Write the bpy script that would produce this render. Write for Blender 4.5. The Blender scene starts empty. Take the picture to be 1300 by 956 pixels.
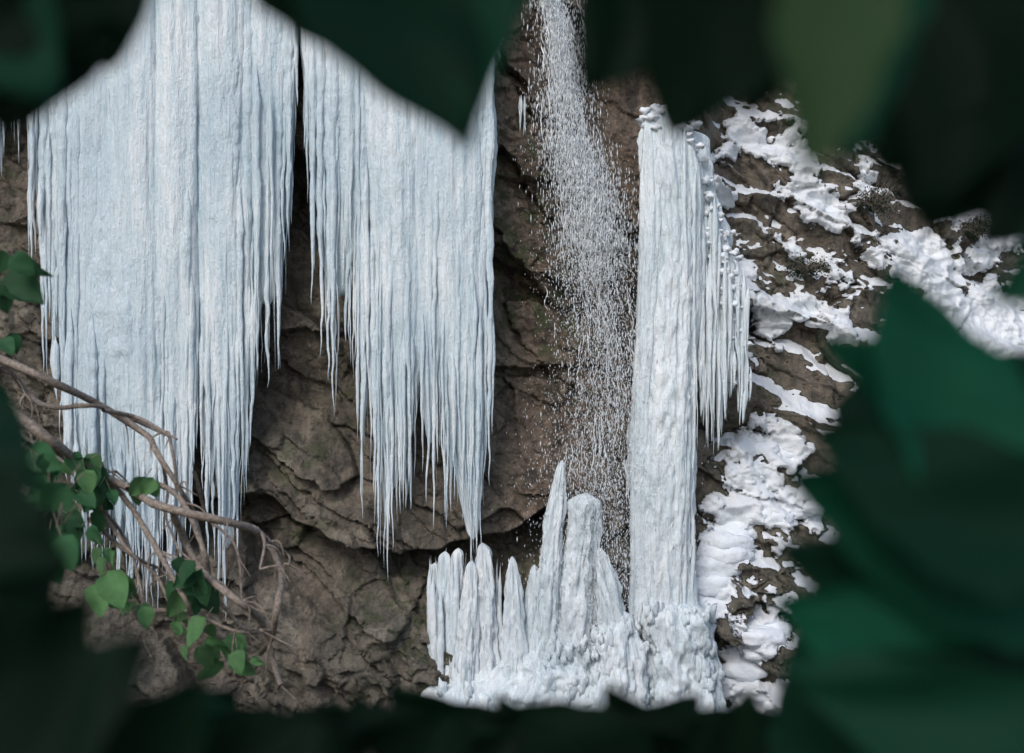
import bpy, math, random
import numpy as np
from mathutils import Vector
random.seed(7); rng=np.random.default_rng(11)
S=0.02
def W(px,py,d=30.0):
    k=S*d/30.0
    return np.array([(px-650)*k, d, (478-py)*k])
def X(px): return (px-650)*S
def Z(py): return (478-py)*S
# ---------------- noise ----------------
def h3(ix,iy,iz,seed=0):
    n=(ix.astype(np.int64)*374761393+iy.astype(np.int64)*668265263+iz.astype(np.int64)*2147483647+seed*974634777)&0xffffffff
    n=((n^(n>>13))*1274126177)&0xffffffff
    n=((n^(n>>15))*2246822519)&0xffffffff
    n=n^(n>>16)
    return (n&0xffffff)/float(0xffffff)
def vn(x,y,z=None,seed=0):
    x,y,z=np.broadcast_arrays(np.asarray(x,float),np.asarray(y,float),np.asarray(0.0 if z is None else z,float))
    ix=np.floor(x);iy=np.floor(y);iz=np.floor(z)
    fx=x-ix;fy=y-iy;fz=z-iz
    s=lambda t:t*t*t*(t*(t*6-15)+10)
    fx,fy,fz=s(fx),s(fy),s(fz)
    r=0
    for a in (0,1):
        for b in (0,1):
            for c in (0,1):
                r=r+h3(ix+a,iy+b,iz+c,seed)*(fx if a else 1-fx)*(fy if b else 1-fy)*(fz if c else 1-fz)
    return r*2-1
def fbm(x,y,z=None,oct=4,seed=0,g=0.5):
    r=0;a=1.0;f=1.0
    for o in range(oct):
        r=r+a*vn(x*f,y*f,None if z is None else z*f,seed+o*17); a*=g; f*=2.03
    return r
def facet(x,y,seed=0,tilt=0.6):
    ix=np.floor(x);iy=np.floor(y)
    best=np.full(x.shape,9.0);sec=np.full(x.shape,9.0);val=np.zeros(x.shape)
    z0=np.zeros_like(x)
    for a in (-1,0,1):
        for b in (-1,0,1):
            cx=ix+a;cy=iy+b
            px_=cx+h3(cx,cy,z0,seed);py_=cy+h3(cx,cy,z0,seed+1)
            dx=x-px_;dy=y-py_;d=dx*dx+dy*dy
            v=h3(cx,cy,z0,seed+2)-.5+tilt*((h3(cx,cy,z0,seed+3)-.5)*2*dx+(h3(cx,cy,z0,seed+4)-.5)*2*dy)
            m=d<best
            sec=np.where(m,best,np.minimum(sec,d))
            val=np.where(m,v,val);best=np.where(m,d,best)
    edge=np.sqrt(sec)-np.sqrt(best)
    return val,edge
def ss(a,b,x):
    t=np.clip((x-a)/(b-a),0,1);return t*t*(3-2*t)
# ---------------- mesh helper ----------------
class MB:
    def __init__(s): s.v=[];s.q=[];s.n=0;s.c=[]
    def grid(s,P,wrap=False,col=None):
        a,b=P.shape[:2]
        idx=np.arange(a*b).reshape(a,b)+s.n
        if wrap:
            i0=idx[:-1];i1=idx[1:]
            q=np.stack([i0,np.roll(i0,-1,1),np.roll(i1,-1,1),i1],-1).reshape(-1,4)
        else:
            q=np.stack([idx[:-1,:-1],idx[:-1,1:],idx[1:,1:],idx[1:,:-1]],-1).reshape(-1,4)
        s.v.append(P.reshape(-1,3));s.q.append(q);s.n+=a*b
        if col is not None:
            c=np.asarray(col,float)
            if c.ndim==1:c=np.tile(c,(a*b,1))
            s.c.append(c.reshape(-1,3))
    def obj(s,name,mat,smooth=True,parent=None):
        V=np.concatenate(s.v);Q=np.concatenate(s.q)
        me=bpy.data.meshes.new(name)
        me.vertices.add(len(V));me.vertices.foreach_set('co',V.astype(np.float32).ravel())
        me.loops.add(Q.size);me.loops.foreach_set('vertex_index',Q.astype(np.int32).ravel())
        me.polygons.add(len(Q));me.polygons.foreach_set('loop_start',np.arange(0,Q.size,4,dtype=np.int32))
        me.polygons.foreach_set('loop_total',np.full(len(Q),4,np.int32))
        me.polygons.foreach_set('use_smooth',np.full(len(Q),smooth))
        me.update(calc_edges=True);me.validate()
        if s.c:
            C=np.concatenate(s.c);C=np.concatenate([C,np.ones((len(C),1))],1)
            at=me.color_attributes.new('Col','FLOAT_COLOR','POINT')
            at.data.foreach_set('color',C.astype(np.float32).ravel())
        me.materials.append(mat)
        o=bpy.data.objects.new(name,me);bpy.context.scene.collection.objects.link(o)
        if parent:o.parent=parent
        return o
def resample(pts,n):
    pts=np.asarray(pts,float)
    d=np.r_[0,np.cumsum(np.linalg.norm(np.diff(pts[:,:3],axis=0),axis=1))]
    t=np.linspace(0,d[-1],n)
    m=np.gradient(pts,d,axis=0)
    k=np.clip(np.searchsorted(d,t,side='right')-1,0,len(d)-2)
    h=(d[k+1]-d[k]);u=((t-d[k])/h)[:,None];h=h[:,None]
    return (2*u**3-3*u**2+1)*pts[k]+(u**3-2*u**2+u)*h*m[k]+(-2*u**3+3*u**2)*pts[k+1]+(u**3-u**2)*h*m[k+1]
def tube(mb,pts,seg=6,n=None,col=None,rough=0):
    """pts rows x,y,z,r"""
    n=n or max(4,len(pts)*5)
    p=resample(pts,n) if len(pts)>2 else np.linspace(pts[0],pts[1],n)
    c=p[:,:3];r=np.maximum(p[:,3],1e-4)
    T=np.gradient(c,axis=0);T/=np.linalg.norm(T,axis=1)[:,None]+1e-9
    up=np.array([0.13,1,0.21]);up/=np.linalg.norm(up)
    A=np.cross(T,up);A/=np.linalg.norm(A,axis=1)[:,None]+1e-9
    B=np.cross(T,A)
    a=np.linspace(0,2*np.pi,seg,endpoint=False)
    rr=r[:,None]*np.ones(seg)
    if rough: rr=rr*(1+rough*fbm(c[:,None,0]*30+np.cos(a),c[:,None,2]*30+np.sin(a),oct=2))
    P=c[:,None]+rr[...,None]*(np.cos(a)[None,:,None]*A[:,None]+np.sin(a)[None,:,None]*B[:,None])
    mb.grid(P,True,col)
# ---------------- materials ----------------
def mat(name):
    m=bpy.data.materials.new(name);m.use_nodes=True
    nt=m.node_tree;b=nt.nodes['Principled BSDF'];return m,nt,b
def N(nt,t,**k):
    n=nt.nodes.new(t)
    for a,v in k.items():
        if a in n.inputs: n.inputs[a].default_value=v
        else: setattr(n,a,v)
    return n
def coords(nt,scale):
    g=N(nt,'ShaderNodeNewGeometry');mp=N(nt,'ShaderNodeMapping');mp.inputs['Scale'].default_value=scale
    nt.links.new(g.outputs['Position'],mp.inputs['Vector']);return mp.outputs['Vector']
def noise(nt,vec,scale,detail=5,rough=.55,dist=0):
    n=N(nt,'ShaderNodeTexNoise');n.inputs['Scale'].default_value=scale;n.inputs['Detail'].default_value=detail
    n.inputs['Roughness'].default_value=rough;n.inputs['Distortion'].default_value=dist
    nt.links.new(vec,n.inputs['Vector']);return n.outputs['Fac']
def ramp(nt,fac,stops):
    r=N(nt,'ShaderNodeValToRGB');cr=r.color_ramp
    while len(cr.elements)>1:cr.elements.remove(cr.elements[-1])
    cr.elements[0].position=stops[0][0];cr.elements[0].color=(*stops[0][1],1)
    for p,c in stops[1:]:
        e=cr.elements.new(p);e.color=(*c,1)
    nt.links.new(fac,r.inputs['Fac']);return r.outputs['Color']
def mix(nt,fac,a,b,mode='MIX'):
    m=N(nt,'ShaderNodeMix');m.data_type='RGBA';m.blend_type=mode
    for i,v in ((0,fac),(6,a),(7,b)):
        if hasattr(v,'is_linked'): nt.links.new(v,m.inputs[i])
        else: m.inputs[i].default_value=v if i==0 else (*v,1)
    return m.outputs[2]
def bump(nt,h,strength,dist,prev=None):
    b=N(nt,'ShaderNodeBump');b.inputs['Strength'].default_value=strength;b.inputs['Distance'].default_value=dist
    nt.links.new(h,b.inputs['Height'])
    if prev is not None: nt.links.new(prev,b.inputs['Normal'])
    return b.outputs['Normal']
def sstep(nt,v,a,b):
    m=N(nt,'ShaderNodeMapRange');m.interpolation_type='SMOOTHSTEP'
    m.inputs['From Min'].default_value=a;m.inputs['From Max'].default_value=b
    nt.links.new(v,m.inputs['Value']);return m.outputs['Result']
# ice
def ice_mat(name,c1,c2,c3):
    m,nt,b=mat(name)
    v1=coords(nt,(6.0,6.0,.3));v2=coords(nt,(18,18,1.6));v3=coords(nt,(1,1,.6))
    n1=noise(nt,v1,1,4,.6);n2=noise(nt,v2,1,3,.6);n3=noise(nt,v3,15,4,.75);n4=noise(nt,v3,.45,2)
    c=ramp(nt,n1,[(.3,c1),(.5,c2),(.68,c3)])
    c=mix(nt,sstep(nt,n2,.47,.78),c,c3)
    c=mix(nt,sstep(nt,n4,.62,.35),c,mix(nt,.6,c,c1))
    c=mix(nt,sstep(nt,n3,.56,.78),c,(.94,.96,.98))
    nt.links.new(c,b.inputs['Base Color'])
    b.inputs['Specular IOR Level'].default_value=.6
    rr=N(nt,'ShaderNodeMapRange');rr.inputs['To Min'].default_value=.08;rr.inputs['To Max'].default_value=.5
    nt.links.new(n2,rr.inputs['Value']);nt.links.new(rr.outputs[0],b.inputs['Roughness'])
    b.inputs['Coat Weight'].default_value=.35;b.inputs['Coat Roughness'].default_value=.08
    no=bump(nt,n1,.4,.10);no=bump(nt,n2,.65,.055,no);no=bump(nt,n3,.85,.05,no)
    nt.links.new(no,b.inputs['Normal']);nt.links.new(no,b.inputs['Coat Normal']);return m
ICE=ice_mat('frosted_ice',(.48,.62,.70),(.71,.81,.86),(.90,.94,.96))
ICE2=ice_mat('white_ice',(.62,.73,.78),(.82,.89,.92),(.93,.96,.97))
SNOW,nt,b=mat('snow_surface')
v=coords(nt,(1,1,1));n=noise(nt,v,5,4);n2=noise(nt,v,50,2)
nt.links.new(ramp(nt,n,[(.3,(.76,.80,.85)),(.7,(.86,.89,.92))]),b.inputs['Base Color'])
b.inputs['Roughness'].default_value=.75
nt.links.new(bump(nt,n2,.4,.02,bump(nt,n,.5,.1)),b.inputs['Normal'])
# rock
ROCK,nt,b=mat('wet_rock')
v=coords(nt,(1,1,1));vs=coords(nt,(2.5,2.5,.28))
at=N(nt,'ShaderNodeAttribute');at.attribute_name='Col'
sep=N(nt,'ShaderNodeSeparateColor');nt.links.new(at.outputs['Color'],sep.inputs['Color'])
nA=noise(nt,v,.9,7,.68,.5);nB=noise(nt,v,4.5,6,.72,.3);nC=noise(nt,v,20,4,.7);nS=noise(nt,vs,1,4,.6);nM=noise(nt,v,2.3,5,.7)
grey=ramp(nt,nA,[(.3,(.07,.062,.050)),(.44,(.165,.145,.115)),(.56,(.255,.22,.17)),(.70,(.42,.375,.30))])
red=ramp(nt,nB,[(.3,(.08,.056,.043)),(.5,(.21,.148,.11)),(.7,(.36,.27,.205))])
c=mix(nt,sep.outputs['Green'],grey,red)
c=mix(nt,sstep(nt,nB,.54,.28),c,mix(nt,.65,c,(.035,.034,.030)))
c=mix(nt,sstep(nt,nC,.52,.78),c,(.40,.36,.30))
c=mix(nt,sstep(nt,nS,.52,.32),c,mix(nt,.7,c,(.035,.034,.032)))
moss=N(nt,'ShaderNodeMath',operation='MULTIPLY');nt.links.new(sstep(nt,nM,.48,.60),moss.inputs[0]);nt.links.new(sep.outputs['Blue'],moss.inputs[1])
c=mix(nt,moss.outputs[0],c,(.085,.105,.045))
ad=N(nt,'ShaderNodeMath',operation='MULTIPLY_ADD');nt.links.new(nC,ad.inputs[0]);ad.inputs[1].default_value=.9
ad2=N(nt,'ShaderNodeMath',operation='MULTIPLY_ADD');nt.links.new(nM,ad2.inputs[0]);ad2.inputs[1].default_value=.5;nt.links.new(sep.outputs['Red'],ad2.inputs[2])
nt.links.new(ad2.outputs[0],ad.inputs[2])
sm=sstep(nt,ad.outputs[0],1.04,1.30)
c=mix(nt,sm,c,(.84,.87,.90))
nt.links.new(c,b.inputs['Base Color'])
rr=N(nt,'ShaderNodeMapRange');rr.inputs['To Min'].default_value=.22;rr.inputs['To Max'].default_value=.75
nt.links.new(nB,rr.inputs['Value']);nt.links.new(rr.outputs[0],b.inputs['Roughness'])
b.inputs['Specular IOR Level'].default_value=.5
inv=N(nt,'ShaderNodeMath',operation='SUBTRACT');inv.inputs[0].default_value=1.0;nt.links.new(sm,inv.inputs[1])
def bm(h,s_,d_,prev=None):
    mm=N(nt,'ShaderNodeMath',operation='MULTIPLY');nt.links.new(h,mm.inputs[0]);nt.links.new(inv.outputs[0],mm.inputs[1]);return bump(nt,mm.outputs[0],s_,d_,prev)
no=bm(nA,.8,.4);no=bm(nB,.9,.18,no);no=bump(nt,nC,.8,.05,no)
nt.links.new(no,b.inputs['Normal'])
# leaves
def leaf_mat(name,rough,trans):
    m,nt,b=mat(name)
    at=N(nt,'ShaderNodeAttribute');at.attribute_name='Col'
    v=coords(nt,(1,1,1));n=noise(nt,v,25,2)
    c=mix(nt,n,at.outputs['Color'],mix(nt,.4,at.outputs['Color'],(.01,.03,.015)))
    nt.links.new(c,b.inputs['Base Color']);b.inputs['Roughness'].default_value=rough
    b.inputs['Specular IOR Level'].default_value=.15
    t=N(nt,'ShaderNodeBsdfTranslucent');nt.links.new(c,t.inputs['Color'])
    ms=N(nt,'ShaderNodeMixShader');ms.inputs[0].default_value=trans
    nt.links.new(b.outputs[0],ms.inputs[1]);nt.links.new(t.outputs[0],ms.inputs[2])
    nt.links.new(ms.outputs[0],nt.nodes['Material Output'].inputs['Surface']);return m
LEAF=leaf_mat('leaf_surface',.6,.3)
BARK,nt,b=mat('bark');v=coords(nt,(1,1,1));n=noise(nt,v,40,3)
nt.links.new(ramp(nt,n,[(.3,(.13,.10,.08)),(.7,(.36,.30,.25))]),b.inputs['Base Color']);b.inputs['Roughness'].default_value=.85
nt.links.new(bump(nt,n,.6,.01),b.inputs['Normal'])
GROUND,nt,b=mat('forest_floor');v=coords(nt,(1,1,1));n=noise(nt,v,.8,5)
nt.links.new(ramp(nt,n,[(.35,(.03,.035,.02)),(.6,(.07,.06,.04))]),b.inputs['Base Color']);b.inputs['Roughness'].default_value=.95
nt.links.new(bump(nt,n,.8,.2),b.inputs['Normal'])
WATER,nt,b=mat('falling_water');b.inputs['Base Color'].default_value=(.88,.92,.94,1);b.inputs['Roughness'].default_value=.25
POOL,nt,b=mat('pool_water');b.inputs['Base Color'].default_value=(.01,.018,.018,1);b.inputs['Roughness'].default_value=.08
nt.links.new(bump(nt,noise(nt,coords(nt,(1,1,1)),4,3),.3,.05),b.inputs['Normal'])

# ---------------- cliff ----------------
lx=np.array([X(p) for p in (-600,0,330,430,510,600,700,790,900,2500)])
lz=np.array([Z(p) for p in (560,560,640,685,712,690,640,600,640,640)])
def rough_cliff(x,z):
    lip=np.interp(x,lx,lz)+.25*fbm(x*.8,z*.1,oct=3,seed=5)
    Lm=1-ss(2.6,4.2,x)
    Lr=1-ss(.9,2.2,x)
    R=ss(4.3,6.8,x+.4*fbm(x*.5,z*.5,seed=9))
    y=30.9-.45*(1-ss(-1,.6,x))
    dz=z-lip
    above=ss(-.12,.12,dz)
    y=y-Lm*(above*Lr+(1-Lr))*.85*np.exp(-np.clip(dz,0,9)/2.6)
    y=y+Lr*(1-above)*(.8*np.exp(np.clip(dz,-9,0)/1.0)-1.0*ss(-.8,-3.2,dz))
    roof=ss(9.6,10.4,z+.3*fbm(x*.6,z*.3,seed=3))*(1-ss(-.7,.3,x))
    y=y-1.8*roof
    y=y+np.clip(z-12.5,0,20)*.9*(1-R)
    y=y+R*(.34*np.clip(z+3,-3,40)+.12*np.clip(x-6,0,40)+.5*np.clip(x-9.5,0,60)*ss(-4,3,z))
    y=y+.5*np.exp(-((x-1.9)/1.0)**2)*ss(-6,-1,z)
    zz=z+.35*x+.5*fbm(x*.45,z*.45,seed=21)
    t=(zz/1.5)%1.0
    y=y+R*.55*(ss(.0,.35,t)-t)
    ca,sa=math.cos(.55),math.sin(.55)
    wx=x+.13*fbm(x*.9,z*.9,seed=31,oct=5,g=.6);wz=z+.13*fbm(x*.9,z*.9,seed=41,oct=5,g=.6)
    u=ca*wx-sa*wz;w=sa*wx+ca*wz
    f0,e0=facet(u/6.0,w/2.2,45,.9);f1,e1=facet(u/3.4,w/1.5,50,1.1);f2,e2=facet(u/1.4+7,w/.7,60,1.1);f3,e3=facet(wx/.5+3,wz/.4,70,1.1)
    amp=.45+.9*ss(-.3,.5,fbm(x*.35,z*.35,seed=66,oct=2))
    d=.55*f0+.5*f1+amp*(.24*f2+.08*f3)
    d=d+.08*(1-ss(0,.05,e1))*ss(-.2,.5,fbm(x*.6,z*.6,seed=19,oct=2))+.03*(1-ss(0,.06,e2))
    d=d+.08*fbm(x*1.3,z*1.3,oct=6,seed=80,g=.62)
    rid=1-np.abs(fbm(u*.8,w*2.0,oct=5,seed=90,g=.5))
    d=d-.09*rid*amp
    return y,d
patches=[
 ([(945,160),(985,185),(1005,200)],18),([(900,200),(935,185)],9),([(1015,240),(1050,262),(1070,272)],22),
 ([(1000,405),(1035,392),(1065,415)],20),([(960,560),(1010,575)],20),([(935,600),(975,612)],15),([(975,545),(1000,548)],12),
 ([(1050,640),(1000,655),(950,652)],24),([(950,655),(915,700),(895,750),(880,800)],27),([(1000,770),(965,810),(930,867),(900,900)],21),
 ([(930,790),(945,800)],12),([(1165,320),(1195,370),(1230,420),(1290,440)],38),([(1230,330),(1290,300)],20),([(1245,385),(1320,420)],36),
 ([(1100,230),(1110,260)],12),([(905,300),(950,350)],13),([(625,10),(632,70)],9),([(770,10),(790,35)],7),([(1180,860),(1100,860)],30),
 ([(1000,150),(1040,210)],8),([(1060,330),(1080,355)],9),([(1010,300),(1030,320)],9),([(905,230),(925,250)],10),
 ([(1225,640),(1240,690)],26),([(1260,760),(1280,790)],22),([(965,380),(990,440)],7),([(880,870),(1000,900),(1300,900)],25),
 ([(1090,300),(1110,330)],9),([(985,700),(1010,690)],7),([(1200,280),(1260,260)],9),([(905,640),(925,655)],6),([(1120,300),(1160,330)],12)]
def cliff(x,z):
    y,d=rough_cliff(x,z)
    y0=30.6+ss(4.3,6.8,x)*(.34*np.clip(z+3,-3,40)+.12*np.clip(x-6,0,40)+.5*np.clip(x-9.5,0,60)*ss(-4,3,z))
    X_=x*30/y0;Z_=z*30/y0
    wob=.26*fbm(x*2.0,z*2.0,oct=5,seed=101,g=.6)
    S_=np.zeros_like(x)
    for pts,r in patches:
        P=np.array([(X(a),Z(b_)) for a,b_ in pts]);r=r*S
        dm=np.full(x.shape,99.)
        for a,b_ in zip(P[:-1],P[1:]):
            ab=b_-a;t=np.clip(((X_-a[0])*ab[0]+(Z_-a[1])*ab[1])/(ab@ab),0,1)
            dm=np.minimum(dm,np.hypot(X_-a[0]-t*ab[0],(Z_-a[1]-t*ab[1])))
        S_=np.maximum(S_,np.clip(1.25-(dm+wob)/r,0,1))
    th=ss(0,.7,S_)
    pil=np.abs(fbm(x*1.2,z*1.6,oct=4,seed=140))
    y=y+d*(1-.5*th)-(.36-.24*pil)*th
    return y,S_
xs=np.concatenate([np.linspace(-48,-14.6,60),np.linspace(-14.5,18,830),np.linspace(18.1,60,70)])
zs=np.concatenate([np.linspace(-13,-10,12),np.linspace(-9.9,12,560),np.linspace(12.1,26,70)])
GX,GZ=np.meshgrid(xs,zs)
GY,SN=cliff(GX,GZ)
fz=np.gradient(GY,axis=0)/np.gradient(GZ,axis=0);fx=np.gradient(GY,axis=1)/np.gradient(GX,axis=1)
def blur(a,k):
    for _ in range(k):
        a=(a+np.roll(a,1,0)+np.roll(a,-1,0)+np.roll(a,1,1)+np.roll(a,-1,1))/5
    return a
nzz=fz/np.sqrt(1+fx**2+fz**2)
up=blur(nzz,2)
Rm=ss(4.3,6.0,GX)
dust=ss(.26,.60,up+.15*fbm(GX*1.5,GZ*1.5,seed=3,oct=5,g=.6))*Rm*ss(-9,-2,GZ+GX*.3)*.92
dust=np.maximum(dust,ss(13,15,GZ))
snow=np.maximum(dust,ss(.05,.5,SN))
redm=ss(-.6,.4,GX)*(1-ss(3.6,4.8,GX))*ss(-4.5,-3,GZ)*.8+.25*ss(0,.5,fbm(GX*.3,GZ*.3,seed=8))
mossm=np.clip(.40+.7*fbm(GX*.35,GZ*.35,seed=77),0,1)*(1-snow)
cb=MB();cb.grid(np.stack([GX,GY,GZ],-1)[:, ::-1],False,np.stack([snow,redm,mossm],-1)[:, ::-1])
cb.obj('rock_cliff',ROCK)
def cy(px,py):
    a,_=cliff(np.array([[X(px)]]),np.array([[Z(py)]]));return float(a[0,0])

# ---------------- ice ----------------
def icicle(mb,x,y,ztop,ztip,r0,seg=9,pw=.75,wob=.05,lean=0,flat=.7,grow=True):
    L=ztop-ztip
    n=int(max(10,L/.07));t=np.linspace(0,1,n)
    sd=random.random()*1000
    prof=(1-t)**pw
    z=ztop-L*t
    if grow: prof=prof*ss(-.02,min(.3,1.2/L),t)
    r=r0*prof*(1+.22*vn(z*1.6,sd+0*z)+.10*vn(z*5,sd+5+0*z)+.09*vn(z*12,sd+9+0*z))
    cx=x+wob*vn(z*.7,sd+20+0*z)+.15*r0*vn(z*2.5,sd+50+0*z)+lean*L*t;cyy=y+wob*vn(z*.7,sd+33+0*z)
    a=np.linspace(0,2*np.pi,seg,endpoint=False)
    rr=r[:,None]*(1+.20*vn(np.cos(a)*1.6+sd,np.sin(a)*1.6+z[:,None]*.5,seed=4)+.12*vn(np.cos(a)*3+sd,z[:,None]*4,seed=6))
    rr=np.maximum(rr,.0012)
    P=np.stack([cx[:,None]+rr*np.cos(a),cyy[:,None]+rr*np.sin(a)*flat,z[:,None]+0*rr],-1)
    mb.grid(P,True)
def body(mb,pts,y0,yr=.6,seg=72,ridge=.14,step=.06,cap=True,ylean=0,lump=.0,fine=.03):
    p=np.array([(X(a),0,Z(b_),c*S) for a,b_,c in pts],float)
    L=np.abs(p[:,2].max()-p[:,2].min());n=int(max(12,L/step))
    q=resample(p,n);sd=random.random()*500
    a=np.linspace(0,2*np.pi,seg,endpoint=False)
    z=q[:,2][:,None];r=np.maximum(q[:,3],.004)[:,None]
    ca=np.cos(a)[None];sa=np.sin(a)[None]
    m=1+ridge*fbm(a[None]*0+ca*3.6+sd,sa*3.6+sd,z*.22,oct=4,seed=2)+fine*fbm(ca*8+sd,sa*8,z*3,oct=3,seed=12)
    if lump: m=m+lump*fbm(ca*2+sd,sa*2,z*1.4,oct=4,seed=22)
    if cap:
        k=np.minimum(np.arange(n),np.arange(n)[::-1])[:,None]
        m=m*np.where(k<4,np.array([.05,.55,.8,.93])[np.clip(k,0,3)],1)
    P=np.stack([q[:,0][:,None]+r*m*ca,y0+ylean*(z-q[0,2])+r*m*sa*yr,z+0*m],-1)
    mb.grid(P,True)
def curtain(mb,x0,x1,env,top,ylo,yhi,cnt,r=(5,11),short=.25,pw=.85,seg=9,tv=0):
    ex=[e[0] for e in env];ey=[e[1] for e in env]
    for i in range(cnt):
        px=x0+(x1-x0)*((i+random.random())/cnt)
        tip=np.interp(px,ex,ey)
        k=random.random()**1.6*short
        tp=(top(px) if callable(top) else top)+random.uniform(0,tv)
        tip=tip-(tip-tp)*k
        rr=random.uniform(*r)*S
        icicle(mb,X(px),random.uniform(ylo,yhi),Z(tp),Z(tip),rr,seg,pw*random.uniform(.7,1.3))
TOP=-45
# left curtain
A=MB()
envA1=[(52,330),(60,345),(68,420),(76,480),(86,470),(100,450),(115,420),(135,400)]
envA2=[(86,470),(98,560),(112,640),(122,705),(150,720),(180,742),(212,772),(236,772),(250,700),(266,640)]
envA3=[(264,600),(275,690),(297,775),(306,690),(313,705),(322,620),(332,560)]
envA4=[(330,560),(338,470),(350,492),(362,470),(368,380),(374,300),(384,290)]
body(A,[(180,TOP,62),(176,150,70),(180,300,78),(182,430,80),(184,520,70),(186,600,48),(188,690,20)],29.45,.5,160,.07)
body(A,[(105,TOP,26),(100,200,30),(92,330,20),(86,430,6)],29.4,.6,50,.12)
body(A,[(238,TOP,34),(236,300,34),(240,500,22),(244,640,8)],29.15,.7,80,.10)
body(A,[(292,TOP,38),(292,200,34),(293,420,28),(296,560,16),(298,690,5)],29.2,.7,80,.10)
body(A,[(345,TOP,34),(346,150,30),(346,300,22),(346,390,10)],29.3,.7,60,.12)
body(A,[(140,TOP,40),(132,300,34),(128,500,26),(126,640,8)],29.15,.6,80,.10)
body(A,[(190,TOP,34),(192,300,34),(196,500,28),(202,680,8)],29.0,.55,80,.10)
curtain(A,56,134,envA1,TOP,29.0,29.4,40,(4,9),.4)
curtain(A,92,262,envA2,TOP,28.8,29.3,80,(5,12),.5)
curtain(A,96,264,envA2,200,28.75,29.15,64,(4,8),.5,tv=350)
curtain(A,266,330,envA3,TOP,28.9,29.25,34,(5,10),.5)
curtain(A,268,330,envA3,200,28.85,29.2,24,(3,7),.45,tv=250)
curtain(A,332,384,envA4,TOP,29.0,29.45,40,(4,9),.5)
curtain(A,56,384,[(56,300),(76,420),(100,450),(120,640),(210,740),(260,640),(320,620),(340,470),(384,290)],60,28.75,29.05,44,(3,6),.7,tv=200)
for px,py in ((60,345),(75,474),(87,458),(122,706),(182,745),(214,770),(236,775),(255,650),(277,705),(297,778),(313,706),(324,620),(338,472),(350,492),(363,470),(375,303),(170,700),(140,715),(198,720)):
    icicle(A,X(px),29.0,Z(TOP),Z(py),9*S,12,.72,.03)
A.obj('icicle_curtain',ICE)
# far-left small icicles
F=MB()
curtain(F,-60,14,[(-60,300),(0,270),(6,272),(14,200)],60,29.6,30.0,14,(4,8),.4)
curtain(F,14,56,[(14,170),(30,230),(38,215),(50,180)],60,29.8,30.2,18,(2,4),.6)
F.obj('icicle_curtain',ICE)
# second curtain
Bm=MB()
envB=[(388,220),(398,255),(406,390),(416,455),(424,470),(430,525),(438,440),(446,455),(458,500),(467,650),(476,640),(485,700),(498,728),(506,680),(514,645),(526,640),(535,590),(545,620),(554,665),(562,640),(569,665),(580,625),(590,650),(600,728),(612,690),(621,610),(627,580)]
body(Bm,[(440,TOP,44),(440,150,38),(438,280,30),(434,380,12)],29.4,.6,80,.11)
body(Bm,[(505,TOP,54),(508,200,50),(512,400,38),(508,520,22),(500,620,6)],29.3,.6,100,.10)
body(Bm,[(580,TOP,44),(580,200,42),(584,400,34),(592,540,22),(602,680,6)],29.25,.65,100,.10)
body(Bm,[(548,TOP,30),(548,300,26),(548,450,16),(550,560,5)],29.1,.6,60,.11)
curtain(Bm,390,460,envB,TOP,29.0,29.4,44,(4,8),.5)
curtain(Bm,460,626,envB,TOP,28.85,29.3,90,(4,9),.5)
curtain(Bm,462,626,envB,150,28.8,29.15,60,(3,6.5),.5,tv=300)
for px,py in ((405,390),(416,455),(431,525),(467,652),(485,700),(498,728),(513,645),(526,640),(554,665),(569,665),(580,628),(590,655),(600,735),(612,694),(622,612)):
    icicle(Bm,X(px),28.95,Z(TOP),Z(py),7.5*S,12,.72,.03)
Bm.obj('icicle_curtain',ICE)
# tall column on the right
C=MB()
yc=29.7
body(C,[(838,138,18),(840,165,28),(842,200,32),(850,300,33),(848,400,35),(842,500,39),(838,600,40),(838,700,37),(838,780,36),(850,840,45),(858,960,60)],yc,.8,170,.09,lump=.06,fine=.06)
body(C,[(866,170,8),(872,220,13),(876,300,13),(868,500,12),(862,700,12),(868,790,22)],yc-.1,.9,50,.12,lump=.1,fine=.06)
body(C,[(822,160,8),(824,260,14),(820,420,15),(812,560,14),(812,700,14),(816,800,20)],yc-.25,.9,60,.12,lump=.08,fine=.06)
curtain(C,812,878,[(808,760),(880,760)],150,yc-.5,yc-.25,20,(3,7),.6,tv=200)
curtain(C,806,876,[(800,820),(884,820)],350,yc-.45,yc-.15,18,(3,7),.5,tv=300)
C.obj('ice_column',ICE2)
# drape beside it
D=MB();
dtop=lambda px:np.interp(px,[868,885,905,925,950],[165,190,240,300,350])+random.uniform(0,170)
envD=[(866,400),(880,500),(886,525),(896,570),(906,592),(914,550),(922,510),(932,500),(940,555),(946,525),(952,440)]
curtain(D,868,948,envD,dtop,29.5,30.0,80,(2.5,6.5),.5)
curtain(D,875,946,envD,400,29.5,29.9,34,(2.5,5),.5,tv=60)
body(D,[(880,165,16),(890,260,22),(902,350,30),(915,430,26),(918,500,8)],30.1,.5,60,.3,lump=.25)
curtain(D,656,668,[(656,165),(668,175)],120,30.0,30.2,5,(1.5,2.5),.4)
D.obj('icicle_cluster',ICE2)
def blob(mb,c,r,seg=20,amp=.25,fr=2.5):
    a=np.linspace(0,2*np.pi,seg,endpoint=False);p=np.linspace(0,np.pi,seg//2+1)[:,None]
    d=np.stack([np.cos(a)*np.sin(p),np.sin(a)*np.sin(p),np.cos(p)+0*a],-1)
    sd=random.random()*99
    m=1+amp*fbm(d[...,0]*fr*.6+sd,d[...,1]*fr*.6,d[...,2]*fr*.6,oct=4,seed=5)
    mb.grid(np.array(c)+d*m[...,None]*np.array(r),True)
SL=MB()
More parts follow.
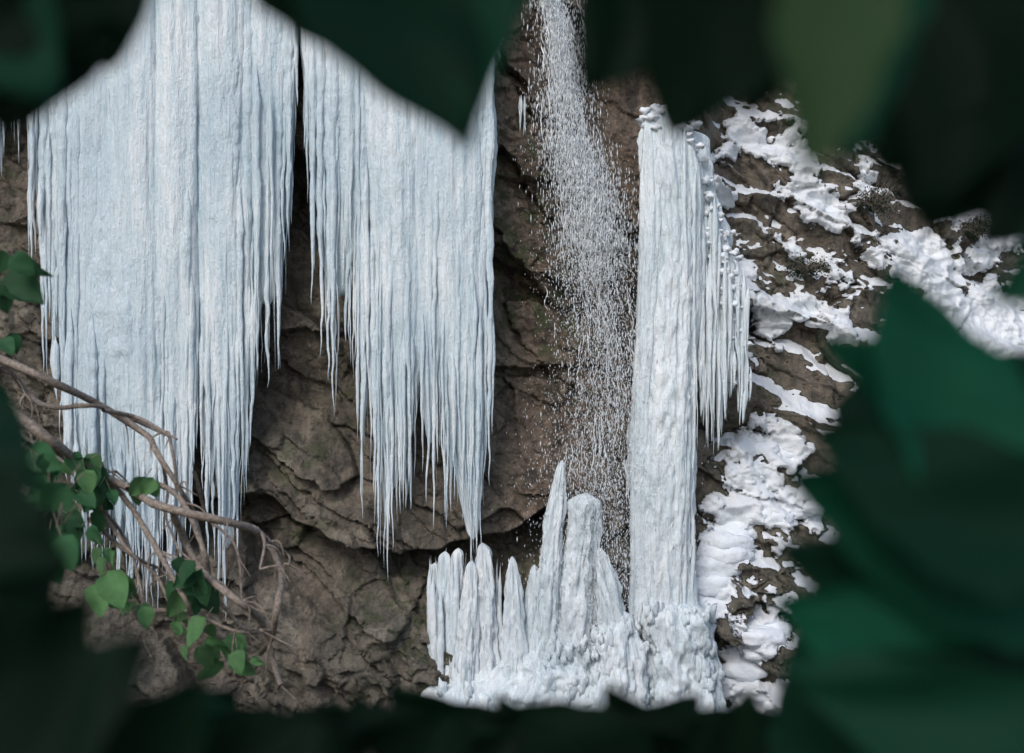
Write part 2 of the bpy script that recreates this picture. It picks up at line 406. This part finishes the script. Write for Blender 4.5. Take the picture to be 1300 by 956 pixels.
for i in range(170):
    t=random.random()
    px=np.interp(t,[0,.3,.6,1],[874,905,935,944])+random.uniform(-24,6);py=np.interp(t,[0,.3,.6,1],[170,240,340,440])+random.uniform(-8,60)
    s=random.uniform(.04,.11);blob(SL,(X(px),29.75+random.uniform(-.1,.3),Z(py)),(s*1.2,s,s*.8),12,.7)
for i in range(70):
    s=random.uniform(.05,.13);blob(SL,(X(random.uniform(814,885)),29.4+random.uniform(-.1,.3),Z(random.uniform(142,200))),(s*1.2,s,s*.8),12,.7)
SL.obj('snow_crust',SNOW)
# stalagmites and mound at the foot
G=MB()
def stal(pts,y,yr=.8,ridge=.16): body(G,pts,y,yr,60,ridge,.045,lump=.30,fine=.14)
stal([(712,582,3),(709,600,6),(705,630,9),(700,680,11),(694,760,15),(688,870,20),(684,960,20)],29.2)
stal([(741,622,8),(740,630,14),(738,660,17),(732,700,18),(726,760,18),(722,860,22),(720,960,22)],29.3)
stal([(754,632,5),(752,650,9),(748,680,12),(742,730,13),(738,800,16),(735,900,18)],29.45)
stal([(650,700,3),(651,725,7),(652,760,10),(652,800,13),(652,870,18),(652,960,18)],29.2)
stal([(613,684,6),(615,700,10),(616,730,12),(618,800,14),(618,870,17),(618,960,18)],29.3)
stal([(600,705,5),(598,760,10),(594,830,14),(592,960,17)],29.15)
stal([(583,692,6),(580,740,10),(578,800,13),(576,960,18)],29.5)
stal([(566,697,6),(565,740,9),(562,800,11),(560,960,16)],29.6)
stal([(553,712,5),(553,760,7),(556,820,9),(556,960,14)],29.7)
stal([(758,690,5),(764,715,11),(774,760,18),(784,800,24),(790,840,28),(784,960,34)],29.3)
stal([(678,712,5),(675,770,10),(670,860,16),(672,960,16)],29.4)
for i in range(90):
    px=random.uniform(546,636);b0=Z(random.uniform(860,960));t0=Z(np.interp(px,[545,570,632],[702,692,704])+random.uniform(0,70))
    lean=random.uniform(-.03,.02)
    icicle(G,X(px)-lean*(b0-t0),29.6+random.uniform(-.3,.3),t0,b0,random.uniform(3,6)*S,8,.12,.03,lean=lean,flat=1)
for i in range(40):
    px=random.uniform(754,770);icicle(G,X(px),29.1+random.uniform(-.2,.2),Z(random.uniform(690,745)),Z(random.uniform(790,860)),random.uniform(3,6)*S,8,.35,.04,lean=.22,flat=1)
body(G,[(700,795,10),(700,820,60),(700,850,92),(690,885,125),(680,960,150)],29.7,.55,220,.14,.05,lump=.2,fine=.12)
body(G,[(600,840,8),(600,860,45),(600,900,62),(600,960,70)],29.5,.7,120,.14,.05,lump=.2,fine=.12)
body(G,[(782,765,10),(780,800,26),(778,840,36),(776,900,44),(774,960,50)],29.1,.8,120,.14,.05,lump=.22,fine=.12)
body(G,[(852,755,20),(852,775,36),(856,820,42),(862,880,50),(866,960,60)],29.5,.9,140,.12,.05,lump=.2,fine=.12)
for i in range(240):
    px=random.uniform(556,808);top=np.interp(px,[556,600,640,700,760,805],[860,850,840,815,785,785])
    s=random.uniform(.04,.15);blob(G,(X(px),29.0+random.uniform(-.3,.35),Z(top+random.uniform(0,120))),(s,s*.9,s*1.9),14,.7)
for i in range(90):
    s=random.uniform(.04,.14);blob(G,(X(random.uniform(812,898)),29.0+random.uniform(-.2,.35),Z(random.uniform(765,900))),(s,s*.9,s*1.9),14,.7)
G.obj('ice_stalagmites',ICE2)
# snow pillows lower right
P_=MB()
for (x0,y0_,x1,y1_,r,n_) in [(1040,645,965,658,.36,5),(945,665,910,720,.46,6),(905,730,885,790,.42,5),(985,780,940,855,.40,5),(960,565,1000,578,.26,3),(940,604,970,616,.22,3),(1015,405,1055,410,.24,3),(1030,252,1060,268,.3,3),(955,170,985,190,.26,3),(640,285,632,300,.1,4)]:
    for i in range(n_):
        t=(i+random.random())/n_;px=x0+(x1-x0)*t+random.uniform(-9,9);py=y0_+(y1_-y0_)*t+random.uniform(-6,6)
        y=cy(px,py);k=y/30;y=cy(650+(px-650)*k,478+(py-478)*k);k=y/30
        s=r*random.uniform(.6,1.15)
        blob(P_,(X(px)*k,y+.18,Z(py)*k),(s*1.5,s*.8,s*.65),28,.22)
P_.obj('snow_bank',SNOW)
# ---------------- waterfall ----------------
Wf=MB()
path=np.array([(692,-40),(705,40),(718,120),(733,220),(752,310),(765,400),(768,520),(765,900)],float)
def pathx(py): return np.interp(py,path[:,1],path[:,0])
def fy(py): return 30.0-.75*np.clip((py-60)/600,0,1)
for i in range(420):
    y0_=random.uniform(-50,80) if i<110 else random.uniform(-20,600);ln=random.uniform(20,80);off=random.gauss(0,1)
    n_=12;pp=[];wv=random.uniform(0,6);th=.024 if y0_<180 else .014
    for k in range(n_):
        py=y0_+ln*k/(n_-1);sp=6+max(py,0)*.05
        pp.append((X(pathx(py)+off*sp+1.5*math.sin(wv+k*.8)+random.uniform(-1,1)),fy(py)+random.uniform(-.05,.05)+off*.1,Z(py),random.uniform(.003,th)*math.sin(math.pi*(k+.4)/n_)))
    tube(Wf,pp,5,30)
for i in range(60):
    y0_=random.uniform(-30,40);x0_=random.choice([735,748,770,760]);pp=[];sl_=random.uniform(.1,.3);n_=random.randint(3,8)
    for k in range(n_):
        py=y0_+k*7;pp.append((X(x0_+py*sl_+random.gauss(0,2)),30.0,Z(py),random.uniform(.004,.018)))
    tube(Wf,pp,5,20)
nd=40000
q=rng.random(nd)
py=np.where(q<.33,rng.uniform(-40,360,nd),rng.uniform(180,880,nd))
sp=8+np.clip(py,0,900)*.052
px=np.interp(py,path[:,1],path[:,0])+rng.normal(0,1,nd)*sp+6*np.sin(py*.03)
px+=np.where(rng.random(nd)<.25,rng.uniform(-34,34,nd),0)
s=rng.uniform(.003,.011,nd)*(1+.9*(rng.random(nd)<.12));ln=s*rng.uniform(1.2,3.5,nd);ln=np.where(py<320,ln*2.4,ln*1.3)
yy=fy(py)+rng.normal(-.2,.22,nd)
a=np.array([0,2.1,4.2]);r=np.array([.05,1,.05])
C0=np.stack([X(px),yy,Z(py)],-1)[:,None,None]
O=np.stack([np.cos(a)[None]*r[:,None]*s[:,None,None],np.sin(a)[None]*r[:,None]*s[:,None,None],np.array([1,0,-1])[None,:,None]*ln[:,None,None]+0*a],-1)
PP=C0+O
idx=np.arange(nd*9).reshape(nd,3,3)+Wf.n
i0=idx[:,:-1];i1=idx[:,1:]
Wf.q.append(np.stack([i0,np.roll(i0,-1,2),np.roll(i1,-1,2),i1],-1).reshape(-1,4));Wf.v.append(PP.reshape(-1,3));Wf.n+=nd*9
Wf.obj('waterfall',WATER)
# ---------------- ground, pool ----------------
gx=np.concatenate([np.linspace(-600,-30,30),np.linspace(-28,28,90),np.linspace(30,600,30)])
gy=np.concatenate([np.linspace(-600,-12,30),np.linspace(-11,34,100),np.linspace(36,900,40)])
HX,HY=np.meshgrid(gx,gy)
HZ=-1.7-.44*np.clip(HY-.8,0,19.5)
HZ=HZ+.12*fbm(HX*.5,HY*.5,oct=4,seed=7)*ss(0,3,np.abs(HY))-.6*ss(19,22,HY)
gm=MB();gm.grid(np.stack([HX,HY,HZ],-1));gm.obj('ground',GROUND)
pm=MB();pm.grid(np.array([[(-14,20.6,-10.45),(14,20.6,-10.45)],[(-14,31,-10.45),(14,31,-10.45)]],float));pm.obj('pool_water',POOL)
# ---------------- leaves ----------------
def leaf(mb,base,tip,nrm,wr,col,nu=11,nv=7,fold=.18,curl=.12,tw=0):
    base=np.array(base,float);tip=np.array(tip,float);d=tip-base;L=np.linalg.norm(d);d/=L
    nrm=np.array(nrm,float);nrm-=d*(nrm@d);nrm/=np.linalg.norm(nrm)+1e-9
    s_=np.cross(d,nrm);t=np.linspace(0,1,nu)[:,None];v=np.linspace(-1,1,nv)[None]
    w=.5*wr*L*np.sin(np.pi*np.clip(t,0,1)**.68)**.75*(1-.12*t)
    w=w*(1+.05*np.sin(t*23+v*2))
    w[0]=.002*L;w[-1]=.002*L
    lift=fold*w*np.abs(v)**1.3-curl*L*(t**2)+.03*L*np.sin(t*9+v*3+tw)
    P=base+d*(t*L+0*v)[...,None]+s_*(w*v)[...,None]+nrm*lift[...,None]
    mb.grid(P,False,np.array(col))
DK=(.005,.022,.011);GN=(.012,.125,.068);MD=(.008,.060,.034);LT=(.10,.19,.08)  # darkest leaf tones have the foreground shade put into their colour
tree=bpy.data.objects.new('leafy_tree',None);bpy.context.scene.collection.objects.link(tree)
fg=MB();br=MB()
L_=[
(60,-130,5,170,.85,.62,DK),(-90,-40,165,45,.8,.6,DK),(190,-170,125,85,.8,.66,DK),(-60,-60,60,120,.8,.58,MD),(-70,20,30,140,.6,.6,DK),
(400,-160,598,180,.66,.6,MD),(610,-190,600,120,.5,.66,MD),(330,-110,425,65,.7,.64,DK),(520,-150,500,70,.9,.7,DK),(640,-150,590,160,.35,.6,MD),
(930,-150,742,105,.7,.62,DK),(980,-140,850,175,.75,.6,DK),(1010,-160,955,145,.7,.64,DK),(850,-220,790,70,.8,.7,DK),(760,-160,900,90,.8,.72,DK),
(1085,-130,1030,225,.5,.42,LT),(1040,-160,1010,120,.6,.66,MD),(1120,-100,1075,200,.5,.5,MD),
(1210,-160,1130,215,.75,.6,DK),(1340,-110,1150,265,.7,.6,DK),(1400,20,1180,290,.7,.62,DK),(1430,160,1250,305,.7,.6,DK),(1310,-210,1200,130,.9,.66,DK),(1380,-100,1260,180,.9,.7,DK),
(1400,290,1262,385,.7,.55,GN),
(1250,640,1135,335,.7,.62,GN),(1310,650,1060,425,.55,.6,GN),(1360,720,1030,540,.55,.58,MD),(1400,590,1150,500,.7,.64,MD),(1420,520,1225,465,.6,.66,GN),
(1360,770,1000,600,.5,.6,GN),(1420,880,1000,690,.5,.62,MD),(1360,930,985,760,.5,.6,GN),(1420,990,990,850,.45,.6,MD),(1170,1060,1075,690,.7,.7,GN),
(1350,1060,1180,760,.75,.68,GN),(1440,720,1270,560,.8,.7,GN),(1130,480,1105,650,.7,.72,MD),(1330,480,1290,660,.8,.74,MD),(1440,900,1300,700,.8,.7,GN),(1120,1060,1020,790,.7,.7,MD),
(-90,640,80,715,.7,.6,DK),(-70,900,115,765,.7,.6,DK),(-20,1010,180,810,.6,.58,DK),(110,1050,260,865,.6,.6,DK),(-90,540,45,615,.7,.66,MD),(-120,770,90,710,.8,.64,DK),(-60,850,55,650,.9,.66,DK),(20,1060,70,780,.8,.7,DK),
(-60,470,35,560,.5,.9,MD)]
for px in range(-60,1400,40):
    sgn=random.choice([-1,1]);ax=px+sgn*random.uniform(50,130)
    L_.append((ax,random.uniform(975,1050),px-sgn*random.uniform(0,60),random.uniform(875,930),random.uniform(.4,.75),random.uniform(.62,1.2),random.choice([DK,DK,MD])))
for px in range(-60,1400,44):
    L_.append((px-130,random.uniform(940,960),px+110,random.uniform(935,960),.38,random.uniform(.82,.95),DK))
for (a,b_,c_,d_,wr,ds,col) in L_:
    ds2=ds*random.uniform(.95,1.08)
    B0=W(a,b_,ds2);T0=W(c_,d_,ds)
    f=random.uniform(.6,1.4)
    nr=np.array([random.uniform(-.6,.6),-1,random.uniform(-.3,.5)])
    leaf(fg,B0,T0,nr,wr,tuple(x*f for x in col),21,11,.2,.05,random.random()*6)
    ex=1500 if a>1050 else (a if abs(b_)>500 or b_<0 else -150)
    ey=b_ if ex in(1500,-150) else (-230 if b_<0 else 1190)
    E=W(ex,ey,.72)
    tube(br,[(*B0,.0016),(*((B0+E)/2+np.array([0,.01,.01])),.002),(*E,.003)],5,8)
def brn(pts,n=24): tube(br,[(*W(a,b_,d),r) for a,b_,d,r in pts],8,n,rough=.1)
brn([(-200,-200,.75,.004),(200,-235,.72,.006),(700,-230,.72,.009),(1200,-250,.72,.012),(1900,-500,.7,.02)])
brn([(1500,-150,.72,.004),(1510,300,.72,.008),(1520,700,.72,.010),(1900,1200,.7,.02)])
brn([(-200,1200,.75,.004),(300,1190,.72,.006),(900,1195,.72,.009),(1900,1350,.7,.02)])
brn([(-150,-150,.72,.003),(-150,500,.72,.004),(-180,1200,.72,.004)])
tube(br,[(.6,.75,-2.2,.10),(.62,.72,-.6,.085),(.6,.7,.6,.07),(.5,.5,1.6,.05),(.3,0,2.6,.03)],14,30,rough=.1)
for k in range(9):
    a=k*.7;tube(br,[(.55,.6,1.0+.12*k,.03),(.5+.9*math.cos(a),.3+.9*math.sin(a),1.6+.1*k,.018),(.4+2.0*math.cos(a),2.0*math.sin(a),2.1+.1*k,.006)],6,14)
cn=0
while cn<2600:  # unseen crown leaves, added overhead and behind the camera to darken the foreground leaves
    p=np.array([random.gauss(0,1.3),random.gauss(-.2,1.2),random.gauss(1.6,.8)])
    if p[1]>-.35:
        if p[2]<.42*max(p[1],0)+.38: continue
    elif np.linalg.norm(p)<.6 or p[2]<.2: continue
    d=np.array([random.gauss(0,1),random.gauss(0,1),random.gauss(-.4,.6)]);d/=np.linalg.norm(d)
    leaf(fg,p,p+d*random.uniform(.1,.16),(random.gauss(0,.6),random.gauss(0,.6),1),.75,tuple(x*random.uniform(.7,1.4) for x in MD),4,3)
    cn+=1
fg.obj('foliage_and_shade_canopy',LEAF,parent=tree);br.obj('trunk_and_branches',BARK,parent=tree)
# ---------------- shrub with hanging twigs on the left ----------------
sh=bpy.data.objects.new('hanging_shrub',None);bpy.context.scene.collection.objects.link(sh)
tb=MB();tl=MB();K=1.4
def tw(pts,d0,r0,r1,n=40):
    k=len(pts);rows=[]
    for i,(a,b_) in enumerate(pts):
        f=i/(k-1);rows.append((*W(a+random.uniform(-3,3),b_+random.uniform(-3,3),K*d0+.3*math.sin(i*1.7)),1.8*(r0+(r1-r0)*f)))
    tube(tb,rows,7,n,rough=.2);return rows
T=[
([(-260,330),(-100,400),(0,458),(60,480),(130,520),(180,548),(205,580),(228,615),(248,668),(262,720)],5.5,.017,.007),
([(-260,420),(-90,470),(0,510),(60,555),(110,590),(160,620),(215,648),(290,664),(340,688),(356,722),(352,770),(345,802),(330,830)],5.3,.020,.009),
([(0,458),(40,505),(75,520),(110,515),(150,525),(195,545),(222,572),(228,620)],5.6,.011,.005),
([(130,520),(170,528),(205,545),(222,560)],5.5,.009,.004),
([(110,590),(150,625),(200,700),(235,760),(262,800),(300,815)],5.3,.012,.006),
([(160,620),(190,612),(230,640),(262,700),(272,760),(300,790),(330,800)],5.4,.012,.006),
([(215,648),(240,690),(265,735),(300,760),(336,802),(350,840),(357,870)],5.2,.014,.009),
([(60,555),(90,580),(140,665),(165,700),(205,720)],5.5,.010,.005),
([(290,664),(320,668),(335,690),(330,720)],5.3,.008,.004),
([(-100,560),(0,545),(45,560),(110,600),(150,600)],5.8,.010,.004),
([(340,688),(362,705),(368,720)],5.3,.007,.003),
([(110,660),(150,690),(200,735),(230,790),(300,800)],5.5,.009,.005),
([(205,580),(215,620),(212,660),(225,700)],5.5,.007,.004),
([(170,750),(185,770),(240,775),(300,800),(345,805)],5.4,.010,.005),
([(248,600),(262,650),(300,700),(310,760)],5.6,.007,.004),
([(120,640),(160,680),(175,740),(185,790)],5.4,.008,.004),
([(0,470),(20,480),(30,500)],5.5,.004,.002)]
rowsets=[tw(*t) for t in T]
for _ in range(80):
    r=random.choice(rowsets);j=random.randrange(2,len(r));p=np.array(r[j][:3])
    a=random.uniform(-2.2,-.3);l=random.uniform(.08,.3)
    q=p+np.array([math.cos(a)*l,random.uniform(-.1,.1),math.sin(a)*l])
    m_=(p+q)/2+np.array([random.uniform(-.04,.04),0,random.uniform(-.02,.07)])
    tube(tb,[(*p,.008),(*m_,.006),(*q,.003)],5,8)
def cl(cx_,cy_,spr,n_,d,sz,col):
    for _ in range(n_):
        p=W(cx_+random.gauss(0,spr),cy_+random.gauss(0,spr*.8),(K if d>4.5 else 1)*d+random.uniform(-.2,.2))
        a=random.uniform(-2.6,-.5);dd=np.array([math.cos(a),random.uniform(-.5,.5),math.sin(a)])
        f=random.uniform(.5,1.3);l=(K if d>4.5 else 1)*sz*random.uniform(.5,1.2)
        leaf(tl,p,p+dd*l,(random.uniform(-1,1),-1,random.uniform(-.2,1.4)),.8,tuple(x*f for x in col),9,7,.35,.2,random.random()*6)
        tube(tb,[(*(p-dd*.07),.002),(*p,.0015)],4,4)
LG=(.13,.28,.11);LD=(.05,.15,.065)
for c_ in [(105,595,16,12,5.4,.11,LD),(125,625,14,9,5.4,.12,LD),(110,600,18,8,5.4,.10,LG),(185,608,8,5,5.4,.10,LG),(150,735,12,7,5.0,.14,LG),(245,733,12,9,5.2,.12,LD),(250,735,10,3,5.2,.12,LG),(268,812,16,10,5.2,.13,LG),(305,830,8,6,5.2,.10,LG),
           (15,325,10,4,4.4,.15,LD),(8,365,8,3,4.4,.13,LD),(130,690,10,4,5.0,.10,LG),(8,430,5,2,5,.1,LD),(170,770,10,4,5.0,.11,LG),(235,790,10,4,5.2,.1,LG),(90,655,14,6,5.2,.11,LD),(40,575,20,9,4.0,.12,LD),(30,620,25,12,3.5,.12,LD),(60,680,25,14,3.5,.12,LD)]: cl(*c_)
tube(tb,[(-6.0,7.6,-6.5,.15),(-5.8,7.6,-2.5,.12),(-5.4,7.6,.3,.09),(-5.0,7.5,2.0,.04)],12,24)
for t in T[:2]: 
    w_=W(*t[0][0],K*t[1]);tube(tb,[(-5.6,7.6,-.8,.05),(*w_,.03)],8,8)
tb.obj('branches',BARK,parent=sh);tl.obj('leaves',LEAF,parent=sh)
# ---------------- bushes on the slope ----------------
def bush(px,py,w_,h_,name):
    y=cy(px,py);k=y/30;y=cy(650+(px-650)*k,478+(py-478)*k);k=y/30
    c=np.array([X(px)*k,y,Z(py)*k]);e=bpy.data.objects.new(name,None);bpy.context.scene.collection.objects.link(e)
    st=MB();lv=MB()
    for i in range(60):
        a=random.uniform(.2,2.9);l=random.uniform(.4,1)
        q=c+np.array([math.cos(a)*w_*l,-random.uniform(0,.7),math.sin(a)*h_*l])
        m_=(c+q)/2+np.array([random.uniform(-.1,.1),-.1,.1])
        tube(st,[(*c,.014),(*m_,.009),(*q,.003)],4,7)
        for j in range(9):
            t=random.uniform(.3,1);p=c+(q-c)*t+np.array([random.gauss(0,.08) for _ in range(3)])
            d=np.array([random.gauss(0,1) for _ in range(3)]);d/=np.linalg.norm(d)
            f=random.uniform(.6,1.4)
            leaf(lv,p,p+d*.08,(0,-1,.5),.5,(.035*f,.05*f,.03*f),4,3)
    st.obj('stems',BARK,parent=e);lv.obj('leaves',LEAF,parent=e)
for a in [(1110,270,.9,1.0),(1020,350,.8,.6),(1240,300,1.2,.7),(1050,175,.8,.9),(1150,200,1.5,1.3),(1270,230,2,1.8)]: bush(*a,'evergreen_bush')
# ---------------- light / camera ----------------
sc=bpy.context.scene
w=bpy.data.worlds.new('World');sc.world=w;w.use_nodes=True;nt=w.node_tree
sk=nt.nodes.new('ShaderNodeTexSky');sk.sky_type='NISHITA';sk.sun_disc=False
el,az=math.radians(40),math.radians(202)
sk.sun_elevation=el;sk.sun_rotation=az;sk.air_density=1.0;sk.dust_density=1.8
nt.links.new(sk.outputs[0],nt.nodes['Background'].inputs[0]);nt.nodes['Background'].inputs[1].default_value=.15
sl=bpy.data.lights.new('sun','SUN');sl.energy=1.45;sl.angle=math.radians(22);sl.color=(1,.98,.955)
so=bpy.data.objects.new('sun',sl);sc.collection.objects.link(so)
dirv=Vector((math.sin(az)*math.cos(el),math.cos(az)*math.cos(el),math.sin(el)))
so.rotation_euler=dirv.to_track_quat('Z','Y').to_euler();so.location=dirv*50
cam=bpy.data.cameras.new('camera');co=bpy.data.objects.new('camera',cam);sc.collection.objects.link(co);sc.camera=co
co.rotation_euler=(math.pi/2,0,0);cam.sensor_width=36;cam.lens=36*30/26;cam.clip_start=.05;cam.clip_end=2000
cam.dof.use_dof=True;cam.dof.focus_distance=29.3;cam.dof.aperture_fstop=3.2
sc.view_settings.view_transform='Standard';sc.view_settings.look='None';sc.view_settings.exposure=0
